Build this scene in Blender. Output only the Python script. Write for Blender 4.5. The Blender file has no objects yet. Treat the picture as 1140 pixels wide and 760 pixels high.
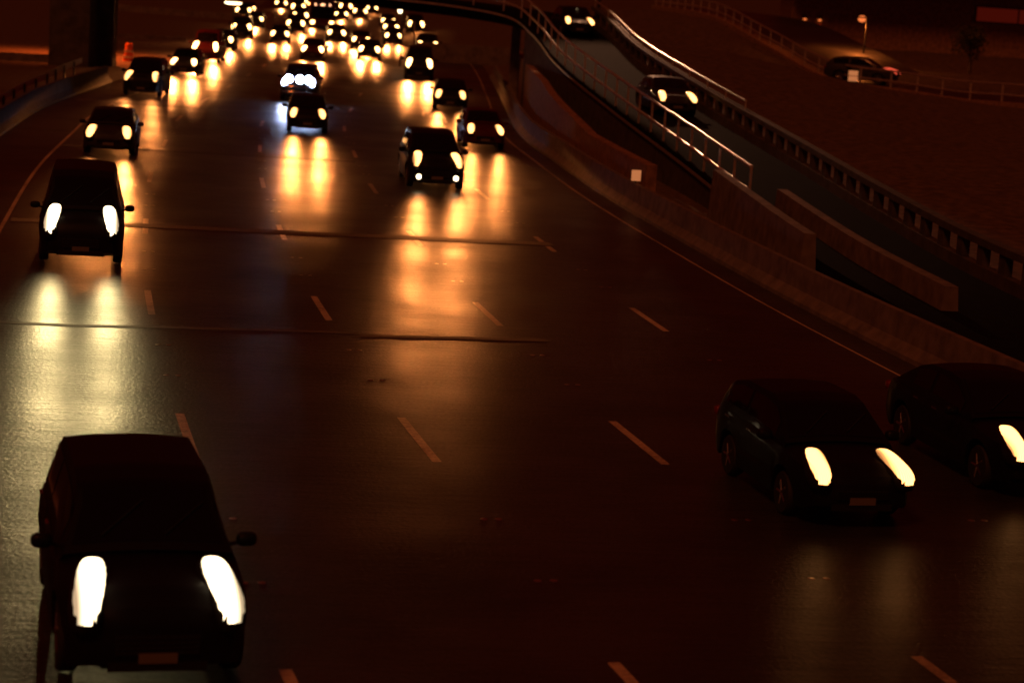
import bpy, math, random
import numpy as np
from mathutils import Vector, Matrix, noise
random.seed(7)
scene = bpy.context.scene
COL = scene.collection
R = math.radians

# ------------------------------------------------------------------ materials
def new_mat(name):
    m = bpy.data.materials.new(name); m.use_nodes = True
    nt = m.node_tree
    return m, nt, nt.nodes['Principled BSDF']

def simple(name, col, rough=.5, metal=0., spec=.5, coat=0., nscale=0, namp=.25, bump=0.):
    m, nt, b = new_mat(name)
    b.inputs['Base Color'].default_value = (*col, 1)
    b.inputs['Roughness'].default_value = rough
    b.inputs['Metallic'].default_value = metal
    b.inputs['Specular IOR Level'].default_value = spec
    b.inputs['Coat Weight'].default_value = coat
    b.inputs['Coat Roughness'].default_value = .06
    if nscale:
        tc = nt.nodes.new('ShaderNodeTexCoord'); n = nt.nodes.new('ShaderNodeTexNoise')
        n.inputs['Scale'].default_value = nscale; n.inputs['Detail'].default_value = 6
        nt.links.new(tc.outputs['Object'], n.inputs['Vector'])
        r = nt.nodes.new('ShaderNodeValToRGB')
        r.color_ramp.elements[0].position = .3; r.color_ramp.elements[1].position = .7
        r.color_ramp.elements[0].color = (*[c*(1-namp) for c in col], 1)
        r.color_ramp.elements[1].color = (*[min(1, c*(1+namp)) for c in col], 1)
        nt.links.new(n.outputs['Fac'], r.inputs['Fac']); nt.links.new(r.outputs['Color'], b.inputs['Base Color'])
        if bump:
            bp = nt.nodes.new('ShaderNodeBump'); bp.inputs['Strength'].default_value = bump
            bp.inputs['Distance'].default_value = .02
            nt.links.new(n.outputs['Fac'], bp.inputs['Height']); nt.links.new(bp.outputs['Normal'], b.inputs['Normal'])
    return m

def emit(name, col, strength, base=(.8, .8, .8)):
    m, nt, b = new_mat(name)
    b.inputs['Base Color'].default_value = (*base, 1)
    b.inputs['Emission Color'].default_value = (*col, 1)
    b.inputs['Emission Strength'].default_value = strength
    b.inputs['Roughness'].default_value = .15
    return m

def lamp_lens(name, col, strength):
    """fluted headlamp glass: bright core, with an orange glare fringe put into the fading rim"""
    m = emit(name, col, strength); nt = m.node_tree; b = nt.nodes['Principled BSDF']; L = nt.links.new
    tc = nt.nodes.new('ShaderNodeTexCoord'); sp = nt.nodes.new('ShaderNodeSeparateXYZ'); L(tc.outputs['Object'], sp.inputs[0])
    def mt(op, a, c=None):
        n = nt.nodes.new('ShaderNodeMath'); n.operation = op
        for i, v in enumerate((a, c)):
            if v is None: continue
            if isinstance(v, (int, float)): n.inputs[i].default_value = v
            else: L(v, n.inputs[i])
        return n.outputs[0]
    d = mt('ABSOLUTE', mt('SUBTRACT', mt('ABSOLUTE', sp.outputs['X']), .60))
    mr = nt.nodes.new('ShaderNodeMapRange'); mr.interpolation_type = 'SMOOTHSTEP'; L(d, mr.inputs['Value'])
    mr.inputs['From Min'].default_value = .07; mr.inputs['From Max'].default_value = .19; mr.inputs['To Min'].default_value = 1; mr.inputs['To Max'].default_value = .10  # rim fade mimics the soft fringe of glare
    fl = mt('MULTIPLY_ADD', mt('SINE', mt('MULTIPLY', sp.outputs['X'], 210)), .22); fl.node.inputs[2].default_value = .8
    L(mt('MULTIPLY', mt('MULTIPLY', mr.outputs[0], fl), strength), b.inputs['Emission Strength'])
    return m

def asphalt(name, c0, c1, rough=.44, spec=.5):
    """worn asphalt: fine aggregate, broad blotches, and tining that runs across the lanes"""
    m, nt, b = new_mat(name); L = nt.links.new
    tc = nt.nodes.new('ShaderNodeTexCoord')
    mp = nt.nodes.new('ShaderNodeMapping'); mp.inputs['Rotation'].default_value = (0, 0, R(-10))
    L(tc.outputs['Object'], mp.inputs['Vector'])
    big = nt.nodes.new('ShaderNodeTexNoise'); big.inputs['Scale'].default_value = .35; big.inputs['Detail'].default_value = 5
    L(tc.outputs['Object'], big.inputs['Vector'])
    fine = nt.nodes.new('ShaderNodeTexNoise'); fine.inputs['Scale'].default_value = 16; fine.inputs['Detail'].default_value = 3
    L(tc.outputs['Object'], fine.inputs['Vector'])
    st = nt.nodes.new('ShaderNodeMapping'); st.inputs['Scale'].default_value = (.9, 7, 1)
    L(mp.outputs['Vector'], st.inputs['Vector'])
    tine = nt.nodes.new('ShaderNodeTexNoise'); tine.inputs['Scale'].default_value = 1.1; tine.inputs['Detail'].default_value = 5
    tine.inputs['Roughness'].default_value = .7
    L(st.outputs['Vector'], tine.inputs['Vector'])
    a1 = nt.nodes.new('ShaderNodeMath'); a1.operation = 'MULTIPLY_ADD'; a1.inputs[1].default_value = .75
    L(fine.outputs['Fac'], a1.inputs[0]); L(big.outputs['Fac'], a1.inputs[2])
    a2 = nt.nodes.new('ShaderNodeMath'); a2.operation = 'MULTIPLY_ADD'; a2.inputs[1].default_value = .8
    L(tine.outputs['Fac'], a2.inputs[0]); L(a1.outputs[0], a2.inputs[2])
    r = nt.nodes.new('ShaderNodeValToRGB')
    r.color_ramp.elements[0].position = .75; r.color_ramp.elements[1].position = 1.45 if False else 1.0
    r.color_ramp.elements[0].color = (*c0, 1); r.color_ramp.elements[1].color = (*c1, 1)
    sc = nt.nodes.new('ShaderNodeMath'); sc.operation = 'MULTIPLY'; sc.inputs[1].default_value = .7
    L(a2.outputs[0], sc.inputs[0]); L(sc.outputs[0], r.inputs['Fac']); L(r.outputs['Color'], b.inputs['Base Color'])
    rr = nt.nodes.new('ShaderNodeMapRange'); rr.inputs['From Min'].default_value = .7; rr.inputs['From Max'].default_value = 1.5
    rr.inputs['To Min'].default_value = rough + .12; rr.inputs['To Max'].default_value = rough - .12
    L(a2.outputs[0], rr.inputs['Value']); L(rr.outputs[0], b.inputs['Roughness'])
    bp = nt.nodes.new('ShaderNodeBump'); bp.inputs['Strength'].default_value = .7; bp.inputs['Distance'].default_value = .02
    L(a2.outputs[0], bp.inputs['Height']); L(bp.outputs['Normal'], b.inputs['Normal'])
    b.inputs['Specular IOR Level'].default_value = spec
    return m

M = dict(
    asphalt=asphalt('asphalt', (.014, .013, .012), (.042, .039, .035), .42, .9),
    patch=asphalt('patched asphalt', (.05, .048, .044), (.095, .09, .084)),
    verge=simple('dry verge soil', (.11, .08, .06), .9, nscale=3, namp=.5, bump=.5),
    paint_white=asphalt('worn road paint', (.30, .26, .21), (.80, .72, .60), .42, .9),
    rubber_seal=simple('black joint seal', (.008, .008, .008), .7),
    header=simple('joint concrete', (.13, .12, .11), .6, nscale=6, namp=.3),
    concrete=simple('aged concrete', (.17, .15, .135), .8, nscale=2.5, namp=.35, bump=.3),
    dark_concrete=simple('dark concrete', (.07, .065, .06), .85, nscale=2, namp=.4, bump=.3),  # concrete in a darker tone
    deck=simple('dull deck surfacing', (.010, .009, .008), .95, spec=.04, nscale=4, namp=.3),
    brick=simple('brown masonry', (.28, .17, .11), .85, nscale=4, namp=.4, bump=.4),
    galv=simple('galvanised steel', (.6, .57, .53), .34, metal=.6, nscale=5, namp=.2),
    dark_metal=simple('dark metal', (.05, .05, .05), .45, metal=.6),
    glass=simple('dark car glass', (.006, .006, .007), .06, spec=.35),
    rubber=simple('tyre rubber', (.015, .015, .015), .75),
    plastic=simple('black trim plastic', (.012, .012, .012), .5),
    chrome=simple('chrome', (.7, .7, .7), .12, metal=1.),
    alloy=simple('alloy rim', (.45, .45, .46), .3, metal=1.),
    plate=simple('number plate', (.16, .15, .12), .6),
    tail=simple('unlit tail lamp', (.16, .008, .008), .2),
    ceramic=simple('reflective marker', (.8, .76, .68), .28, metal=1.),
    orange=simple('orange plastic', (.75, .16, .02), .45, nscale=3, namp=.15),
    band_white=simple('white reflective band', (.75, .75, .72), .35),
    leaf=simple('leaf', (.07, .075, .03), .6, nscale=3, namp=.4),
    bark=simple('bark', (.08, .06, .045), .9, nscale=6, namp=.4),
    roof=simple('dark roof sheet', (.03, .03, .032), .5),
    lens_warm=lamp_lens('warm headlamp lens', (1, .42, .12), 6),
    lens_white=lamp_lens('white headlamp lens', (1, .78, .46), 6),
    lens_blue=emit('cold driving lamp lens', (.60, .70, 1), 40),
    lens_far=emit('far headlamp lens', (1, .50, .16), 12),
    lens_glare=emit('glare lamp glass', (.55, .66, 1), 45),
    marker_lamp=emit('marker lamp', (1, .45, .22), 4),
    teal=emit('teal roof display', (.25, .8, .75), 1.6),
    lamp_orange=emit('sodium street lamp', (1, .22, .05), 1.0),
    lamp_pale=emit('pale street lamp', (1, .72, .38), 8),
    window_red=emit('red lit window', (1, .06, .02), .045, (.03, .02, .02)),
    sign_glow=emit('glowing sign and plate face', (1, .36, .13), .4),
    red_lamp=emit('red tail lamp', (1, .10, .05), 1.0),
)
PAINT = dict(
    black=simple('black paint', (.006, .006, .007), .5, spec=.2, coat=.12),
    graphite=simple('graphite paint', (.03, .03, .032), .5, spec=.2, coat=.12),
    navy=simple('navy paint', (.008, .012, .03), .5, spec=.2, coat=.12),
    maroon=simple('maroon paint', (.07, .008, .008), .5, spec=.2, coat=.12),
    silver=simple('silver paint', (.22, .22, .22), .5, spec=.2, coat=.12),
    white=simple('white paint', (.6, .59, .56), .5, spec=.2, coat=.12),
    green=simple('dark green paint', (.01, .03, .018), .5, spec=.2, coat=.12),
)

# ------------------------------------------------------------------ object helpers
def tag(o, label=None, cat=None, group=None, kind=None):
    if label: o['label'] = label
    if cat: o['category'] = cat
    if group: o['group'] = group
    if kind: o['kind'] = kind
    return o

def empty(name, loc, rz=0):
    o = bpy.data.objects.new(name, None); COL.objects.link(o)
    o.location = loc; o.rotation_euler = (0, 0, rz); o.empty_display_size = .3
    return o

class MB:
    def __init__(s): s.v = []; s.f = []
    def add(s, vs, fs):
        n = len(s.v); s.v += [tuple(v) for v in vs]; s.f += [tuple(i+n for i in f) for f in fs]; return s
    def box(s, c, d, rz=0, top=1.0):
        cx, cy, cz = c; x, y, z = d[0]/2, d[1]/2, d[2]/2
        ca, sa = math.cos(rz), math.sin(rz); vs = []
        for k in (-1, 1):
            q = top if k > 0 else 1
            for (i, j) in ((-1, -1), (1, -1), (1, 1), (-1, 1)):
                px, py = i*x*q, j*y*q
                vs.append((cx+px*ca-py*sa, cy+px*sa+py*ca, cz+k*z))
        return s.add(vs, [(3, 2, 1, 0), (4, 5, 6, 7), (0, 1, 5, 4), (1, 2, 6, 5), (2, 3, 7, 6), (3, 0, 4, 7)])
    def tube(s, pts, r, n=8, caps=True):
        pts = [Vector(p) for p in pts]; rs = r if isinstance(r, (list, tuple)) else [r]*len(pts); vs = []
        for i, p in enumerate(pts):
            t = (pts[min(i+1, len(pts)-1)]-pts[max(i-1, 0)]).normalized()
            a = t.cross(Vector((0, 0, 1)) if abs(t.z) < .9 else Vector((1, 0, 0))).normalized(); b = t.cross(a)
            for k in range(n):
                an = 2*math.pi*k/n
                vs.append(p+(a*math.cos(an)+b*math.sin(an))*rs[i])
        fs = [(i*n+k, i*n+(k+1) % n, (i+1)*n+(k+1) % n, (i+1)*n+k) for i in range(len(pts)-1) for k in range(n)]
        if caps: fs += [tuple(range(n-1, -1, -1)), tuple(range((len(pts)-1)*n, len(pts)*n))]
        return s.add(vs, fs)
    def lathe(s, prof, n=24, axis='z', c=(0, 0, 0)):
        vs = []
        for r, h in prof:
            for k in range(n):
                a = 2*math.pi*k/n; p = (r*math.cos(a), r*math.sin(a), h)
                if axis == 'x': p = (h, r*math.cos(a), r*math.sin(a))
                if axis == 'y': p = (r*math.cos(a), h, -r*math.sin(a))
                vs.append((p[0]+c[0], p[1]+c[1], p[2]+c[2]))
        m = len(prof)
        fs = [(i*n+k, i*n+(k+1) % n, (i+1)*n+(k+1) % n, (i+1)*n+k) for i in range(m-1) for k in range(n)]
        fs += [tuple(range(n-1, -1, -1)), tuple(range((m-1)*n, m*n))]
        return s.add(vs, fs)
    def pod(s, c, rad, e=.6, n=14, pitch=0, yaw=0):
        """super-ellipsoid"""
        vs = []; f = lambda x: math.copysign(abs(x)**e, x)
        mt = Matrix.Rotation(yaw, 3, 'Z') @ Matrix.Rotation(pitch, 3, 'X')
        for i in range(n+1):
            ph = -math.pi/2+math.pi*i/n
            for k in range(2*n):
                th = math.pi*k/n
                p = mt @ Vector((rad[0]*f(math.cos(ph))*f(math.cos(th)), rad[1]*f(math.cos(ph))*f(math.sin(th)), rad[2]*f(math.sin(ph))))
                vs.append((p.x+c[0], p.y+c[1], p.z+c[2]))
        w = 2*n
        return s.add(vs, [(i*w+k, i*w+(k+1) % w, (i+1)*w+(k+1) % w, (i+1)*w+k) for i in range(n) for k in range(w)])
    def grid(s, P):
        """P[i][j] points"""
        a, b = len(P), len(P[0])
        return s.add([p for row in P for p in row], [(i*b+j, i*b+j+1, (i+1)*b+j+1, (i+1)*b+j) for i in range(a-1) for j in range(b-1)])
    def build(s, name, mat, parent=None, smooth=False, angle=40, recalc=True):
        me = bpy.data.meshes.new(name); me.from_pydata(s.v, [], s.f); me.materials.append(mat)
        if recalc:
            import bmesh
            bm = bmesh.new(); bm.from_mesh(me); bmesh.ops.remove_doubles(bm, verts=bm.verts, dist=1e-5)
            bmesh.ops.recalc_face_normals(bm, faces=bm.faces); bm.to_mesh(me); bm.free()
        if smooth:
            me.shade_smooth()
            try: me.set_sharp_from_angle(angle=R(angle))
            except Exception: pass
        o = bpy.data.objects.new(name, me); COL.objects.link(o)
        if parent: o.parent = parent
        return o

def smoothstep(t): t = min(1, max(0, t)); return t*t*(3-2*t)

# ------------------------------------------------------------------ road alignment (reference: the second lane line)
REF = [(30, -70), (22, -38), (15.6, -19), (12.4, -11.6), (8.4, -.8), (4.65, 10.4), (1.3, 21.7), (-1.63, 33.1), (-4.26, 44.9), (-6.45, 56.8), (-8.41, 68.6), (-10.0, 80.7),
       (-11.35, 92.2), (-12.75, 120), (-14.0, 145), (-15.7, 170), (-18.2, 195), (-21.2, 225), (-27, 285), (-35.5, 370), (-47, 480), (-70, 700)]
def catmull(P, step=1.0):
    P = [np.array(p, float) for p in P]; out = []
    Q = [2*P[0]-P[1]]+P+[2*P[-1]-P[-2]]
    for i in range(1, len(Q)-2):
        p0, p1, p2, p3 = Q[i-1:i+3]
        # centripetal
        t0 = 0; t1 = t0+np.linalg.norm(p1-p0)**.5; t2 = t1+np.linalg.norm(p2-p1)**.5; t3 = t2+np.linalg.norm(p3-p2)**.5
        n = max(2, int(np.linalg.norm(p2-p1)/step))
        for t in np.linspace(t1, t2, n, endpoint=False):
            a1 = (t1-t)/(t1-t0)*p0+(t-t0)/(t1-t0)*p1; a2 = (t2-t)/(t2-t1)*p1+(t-t1)/(t2-t1)*p2; a3 = (t3-t)/(t3-t2)*p2+(t-t2)/(t3-t2)*p3
            b1 = (t2-t)/(t2-t0)*a1+(t-t0)/(t2-t0)*a2; b2 = (t3-t)/(t3-t1)*a2+(t-t1)/(t3-t1)*a3
            out.append((t2-t)/(t2-t1)*b1+(t-t1)/(t2-t1)*b2)
    out.append(P[-1]); return np.array(out)
class Path:
    def __init__(s, P, step=1.0):
        s.p = catmull(P, step); d = np.linalg.norm(np.diff(s.p[:, :2], axis=0), axis=1); s.s = np.concatenate([[0], np.cumsum(d)]); s.len = s.s[-1]
    def at(s, t): return np.array([np.interp(t, s.s, s.p[:, k]) for k in range(s.p.shape[1])])
    def tan(s, t):
        a = s.at(min(s.len, t+2))[:2]-s.at(max(0, t-2))[:2]; return a/np.linalg.norm(a)
    def off(s, t, o):
        q = s.at(t); d = s.tan(t); return np.array([q[0]+d[1]*o, q[1]-d[0]*o])
    def sY(s, Y): return float(np.interp(Y, s.p[:, 1], s.s))
ROAD = Path(REF)
def ribbon(path, s0, s1, o0, o1, z, step=2.0, cols=1):
    n = max(2, int((s1-s0)/step)+1); P = []
    for t in np.linspace(s0, s1, n):
        P.append([(*path.off(t, o0+(o1-o0)*k/cols), z) for k in range(cols+1)])
    return P
def sweep(path, s0, s1, prof, step=2.0, zf=None, mb=None):
    """closed profile [(offset, z)] swept along a path, capped"""
    mb = mb or MB(); n = max(2, int((s1-s0)/step)+1); P = []
    for t in np.linspace(s0, s1, n):
        zb = zf(t) if zf else 0
        P.append([(*path.off(t, o), z+zb) for o, z in prof])
    m = len(prof); vs = [p for r in P for p in r]
    fs = [(i*m+k, i*m+(k+1) % m, (i+1)*m+(k+1) % m, (i+1)*m+k) for i in range(n-1) for k in range(m)]
    fs += [tuple(range(m)), tuple(range((n-1)*m, n*m))[::-1]]
    return mb.add(vs, fs)
SY = ROAD.sY

# ------------------------------------------------------------------ ramp alignment (left deck edge)
RAMP = Path([(12.7, 23, -.30), (11.1, 32, -.24), (9.7, 40, -.10), (8.6, 47, 0.0), (7.64, 54, .10), (6.68, 62, .40), (5.42, 73, .89), (3.37, 87, 1.72), (1.22, 100, 2.82), (-.05, 109, 3.9), (-1.5, 114.6, 4.6), (-4.65, 117.6, 4.9),
             (-8.2, 119, 5.05), (-13.3, 120, 5.4), (-20, 121.4, 5.7), (-27, 122.8, 5.9), (-36, 124, 6.0), (-60, 128, 6.2)], .5)
def rz_(t): return float(RAMP.at(t)[2])
def ramp_s_at_Y(Y):
    i = int(np.argmin(np.abs(RAMP.p[:400, 1]-Y)+1e-3*np.arange(len(RAMP.p[:400])))); return float(RAMP.s[i])

# ------------------------------------------------------------------ ground
def upper_edge(Y):   # upper road's edge
    xs = [(0, 40), (60, 36), (90, 30), (108, 24.8), (112, 22.6), (118, 20.1), (122, 17.7), (135, 14.9), (150, 12.7), (170, 9.5), (220, 2), (420, -20), (900, -60)]
    return float(np.interp(Y, [a for a, b in xs], [b for a, b in xs]))
def upper_z(Y): return float(np.interp(Y, [40, 90, 108, 122, 135, 150, 170, 300], [.4, 1.4, 2.05, 2.0, 3.4, 4.7, 4.9, 3.0]))
RW = 3.9
def ramp_right(Y):
    if Y < 112:
        s = ramp_s_at_Y(max(Y, 41)); q = RAMP.off(s, RW+.5); return q[0], rz_(s)
    return 4.0-(Y-112)*.12, max(0, 2.2-(Y-112)*.04)
gx = np.concatenate([np.linspace(-900, -80, 8), np.linspace(-60, 0, 25), np.linspace(1, 45, 60), np.linspace(52, 900, 10)])
gy = np.concatenate([np.linspace(-120, 30, 8), np.linspace(34, 180, 80), np.linspace(190, 1500, 20)])
rows = []
for y in gy:
    xe, ze = ramp_right(y); xu, zu = upper_edge(y), upper_z(y); row = []
    for x in gx:
        if x <= xe: z = -.03 if x < xe-5.5 else -.03
        else: z = ze-.02+(zu-ze)*smoothstep((x-xe)/max(2., xu-xe))
        if y > 128 and x > xu+6.5: z -= 1.6*smoothstep((x-xu-6.5)/2)*smoothstep((y-128)/12)
        if x > xe: z += .10*noise.noise(Vector((x*.4, y*.25, 0)))*min(1, (x-xe)/2)
        if y < 41: z = -.03
        row.append((x, y, max(z, -.03)))
    rows.append(row)
tag(MB().grid(rows).build('ground', M['verge'], smooth=True), kind='structure')
tag(MB().grid(ribbon(ROAD, 2, SY(640), -9.3, 11.3, .0, cols=1)).build('road', M['asphalt'], recalc=False), kind='structure')
# patched strip of the nearside lane with a squared end
tag(MB().grid(ribbon(ROAD, SY(97.5), SY(111), -8.8, -3.6, .0009, .5)).build('road_patch', M['patch'], recalc=False), kind='structure')
# ------------------------------------------------------------------ road markings
s0 = SY(21.7); mk = MB()
for line in (-3.5, 0, 3.5, 7.0):
    for k in range(-3, 32):
        e = s0+12*k
        if e-3 < 3: continue
        mk.grid(ribbon(ROAD, e-3, e, line-.07, line+.07, .0018, 1.0))
mk.grid(ribbon(ROAD, 4, SY(400), -7.08, -6.98, .0018))
mk.grid(ribbon(ROAD, 4, SY(400), 10.42, 10.48, .0018))
tag(mk.build('road_markings', M['paint_white'], recalc=False), kind='structure')
# joints across the carriageway: a black seal beside a rough concrete lip
jt, hd = MB(), MB()
for Y, o0, o1, w in ((54.9, -6.9, 7.2, .3), (40.6, -6.9, 0.4, .07), (40.3, .4, 4.1, .12), (75.7, -6.9, 3.4, .2), (97.2, -8.8, -3.6, .25), (118, -7, 9, .3)):
    s = SY(Y)
    def jrib(a, b, z):
        return [[(*ROAD.off(s+q+.12*noise.noise(Vector((oo*.7, Y, q*0))), oo), z) for q in (a, b)] for oo in np.linspace(o0, o1, 40)]
    jt.grid(jrib(0, .03+.11*w, .0028))
    P3 = []
    for oo in np.linspace(o0, o1, 40):
        P3.append([(*ROAD.off(s+q+.12*noise.noise(Vector((oo*.7, Y, 0))), oo), z) for q, z in ((.03+.12*w, .0028), (.05+.18*w, .004+.010*w), (.06+.5*w, .004+.012*w), (.1+1.6*w, .003+.006*w), (.1+2.6*w, .0028))])
    hd.grid(P3)
tag(jt.build('road_joint_seal', M['rubber_seal']), kind='structure')
tag(hd.build('road_joint_lip', M['header'], smooth=True, angle=60), kind='structure')

# raised markers in the gaps between dashes
proto_mark = None
names = {-3.5: 'pair of white raised markers between dashes on the lane line beside the edge lane',
         0: 'pair of white raised markers between dashes on the second lane line',
         3.5: 'pair of white raised markers between dashes on the middle right lane line',
         7.0: 'pair of white raised markers between dashes on the outermost lane line'}
for line in (-3.5, 0, 3.5, 7.0):
    for k in range(0, 8):
        for fr in (3.0, 5.8):
            s = s0+12*k+fr; p = ROAD.off(s, line+.08); t = ROAD.tan(s)
            if proto_mark is None:
                root = empty('raised_road_marker', (0, 0, 0))
                pass
                for sx in (-.10, .10):
                    MB().lathe([(.052, .000), (.048, .004), (.034, .0065), (.012, .0075)], 12, c=(sx, 0, 0)).build('dome', M['ceramic'], root, True)
                proto_mark = root; r = root
            else:
                r = proto_mark.copy(); COL.objects.link(r)
                for ch in proto_mark.children:
                    c = ch.copy(); COL.objects.link(c); c.parent = r
            r.location = (p[0], p[1], .001); r.rotation_euler = (0, 0, math.atan2(-t[0], t[1]))
            tag(r, names[line], 'road marker', 'raised markers on ' + {-3.5: 'the first', 0: 'the second', 3.5: 'the third', 7.0: 'the fourth'}[line] + ' lane line')

# ------------------------------------------------------------------ cars
def lerpt(y, T): return float(np.interp(y, [a for a, b in T], [b for a, b in T]))
KINDS = dict(
    hatch=dict(L=4.0, W=1.72, hood=[(0, .58), (.06, .70), (.3, .82), (.75, .90), (1.0, .95), (2.2, .97), (3.6, .98), (3.9, .92), (4.0, .80)],
               roof=[(.95, .96), (1.65, 1.40), (2.0, 1.46), (3.0, 1.44), (3.5, 1.34), (3.95, .97)], wheel=.30, lamp=(.56, .34, .76), lr=(.155, .46, .15)),
    sedan=dict(L=4.6, W=1.80, hood=[(0, .56), (.06, .68), (.3, .80), (1.0, .89), (1.3, .93), (2.6, .96), (3.8, 1.0), (4.45, .97), (4.6, .78)],
               roof=[(1.25, .95), (2.1, 1.38), (2.5, 1.43), (3.2, 1.41), (3.5, 1.34), (4.15, 1.0)], wheel=.32, lamp=(.59, .38, .74), lr=(.165, .5, .16)),
    suv=dict(L=4.7, W=1.88, hood=[(0, .66), (.05, .85), (.25, .98), (.9, 1.05), (1.25, 1.08), (2.6, 1.1), (4.2, 1.12), (4.6, 1.06), (4.7, .9)],
             roof=[(1.15, 1.09), (1.85, 1.64), (2.3, 1.72), (3.8, 1.70), (4.3, 1.58), (4.62, 1.12)], wheel=.37, lamp=(.64, .42, .90), lr=(.165, .55, .20)),
    van=dict(L=4.8, W=1.90, hood=[(0, .66), (.05, .86), (.2, 1.0), (.6, 1.1), (.85, 1.15), (2.6, 1.18), (4.5, 1.18), (4.75, 1.15), (4.8, 1.0)],
             roof=[(.75, 1.14), (1.45, 1.80), (1.9, 1.94), (4.2, 1.95), (4.62, 1.88), (4.76, 1.2)], wheel=.33, lamp=(.63, .44, .93), lr=(.175, .58, .25)),
)
LSEP = {}
def car_fns(k):
    K = KINDS[k]; L, W = K['L'], K['W']; rw = K['wheel']; yf, yr = .86, L-.92
    def hw(y):
        a = 1.0; v = 0
        if y < a: v = .25*((a-y)/a)**2.6
        if y > L-.8: v = .16*((y-(L-.8))/.8)**2.4
        return W/2*(1-v)
    def zb(y): return .2+.10*max(0, 1-y/.3)+.14*max(0, (y-(L-.4))/.4)
    def prof(y):
        w, zt, b = hw(y), lerpt(y, K['hood']), zb(y); arch = b+.03
        for c in (yf, yr):
            d = abs(y-c)
            if d < rw+.07: arch = max(arch, rw+.01+math.sqrt(max(0, (rw+.07)**2-d*d))*.97)
        mid = max(.55*zt+.02, arch+.02)
        return [(0, b), (.60*w, b), (.61*w, arch), (.97*w, arch), (1.0*w, mid), (.985*w, max(zt-.16, mid+.01)), (.94*w, max(zt-.04, mid+.02)), (.80*w, zt), (.4*w, zt+.025), (0, zt+.035)]
    def cab(y, u):
        zr = lerpt(y, K['roof']); zbelt = lerpt(y, K['hood'])-.03
        t = smoothstep((y-K['roof'][0][0])/.9); wb = hw(y)*.93; wr = wb*(1-.22*min(1, max(0, (zr-zbelt))/.45))
        if abs(u) <= .5:
            q = u/.5; return Vector((wr*q, y, zr+.04*(1-q*q)))
        q = (abs(u)-.5)/.5; sx = 1 if u > 0 else -1
        return Vector((sx*(wr+(wb-wr)*q**.8), y, zr+(zbelt-zr)*q))
    return K, hw, prof, cab, yf, yr

def patch(fn, y0, y1, u0, u1, eps, ny=8, nu=8, cz=.7, L=4, shrink=None):
    P = []
    for i in range(ny+1):
        y = y0+(y1-y0)*i/ny; row = []
        for j in range(nu+1):
            u = u0+(u1-u0)*j/nu
            d1 = fn(y+.02, u)-fn(y-.02, u); d2 = fn(y, u+.01)-fn(y, u-.01); n = d1.cross(d2)
            if n.length < 1e-9: n = Vector((0, 0, 1))
            n.normalize(); p = fn(y, u)
            if n.dot(p-Vector((0, L*.5, cz))) < 0: n = -n
            row.append(p+n*eps)
        P.append(row)
    return P

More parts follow.
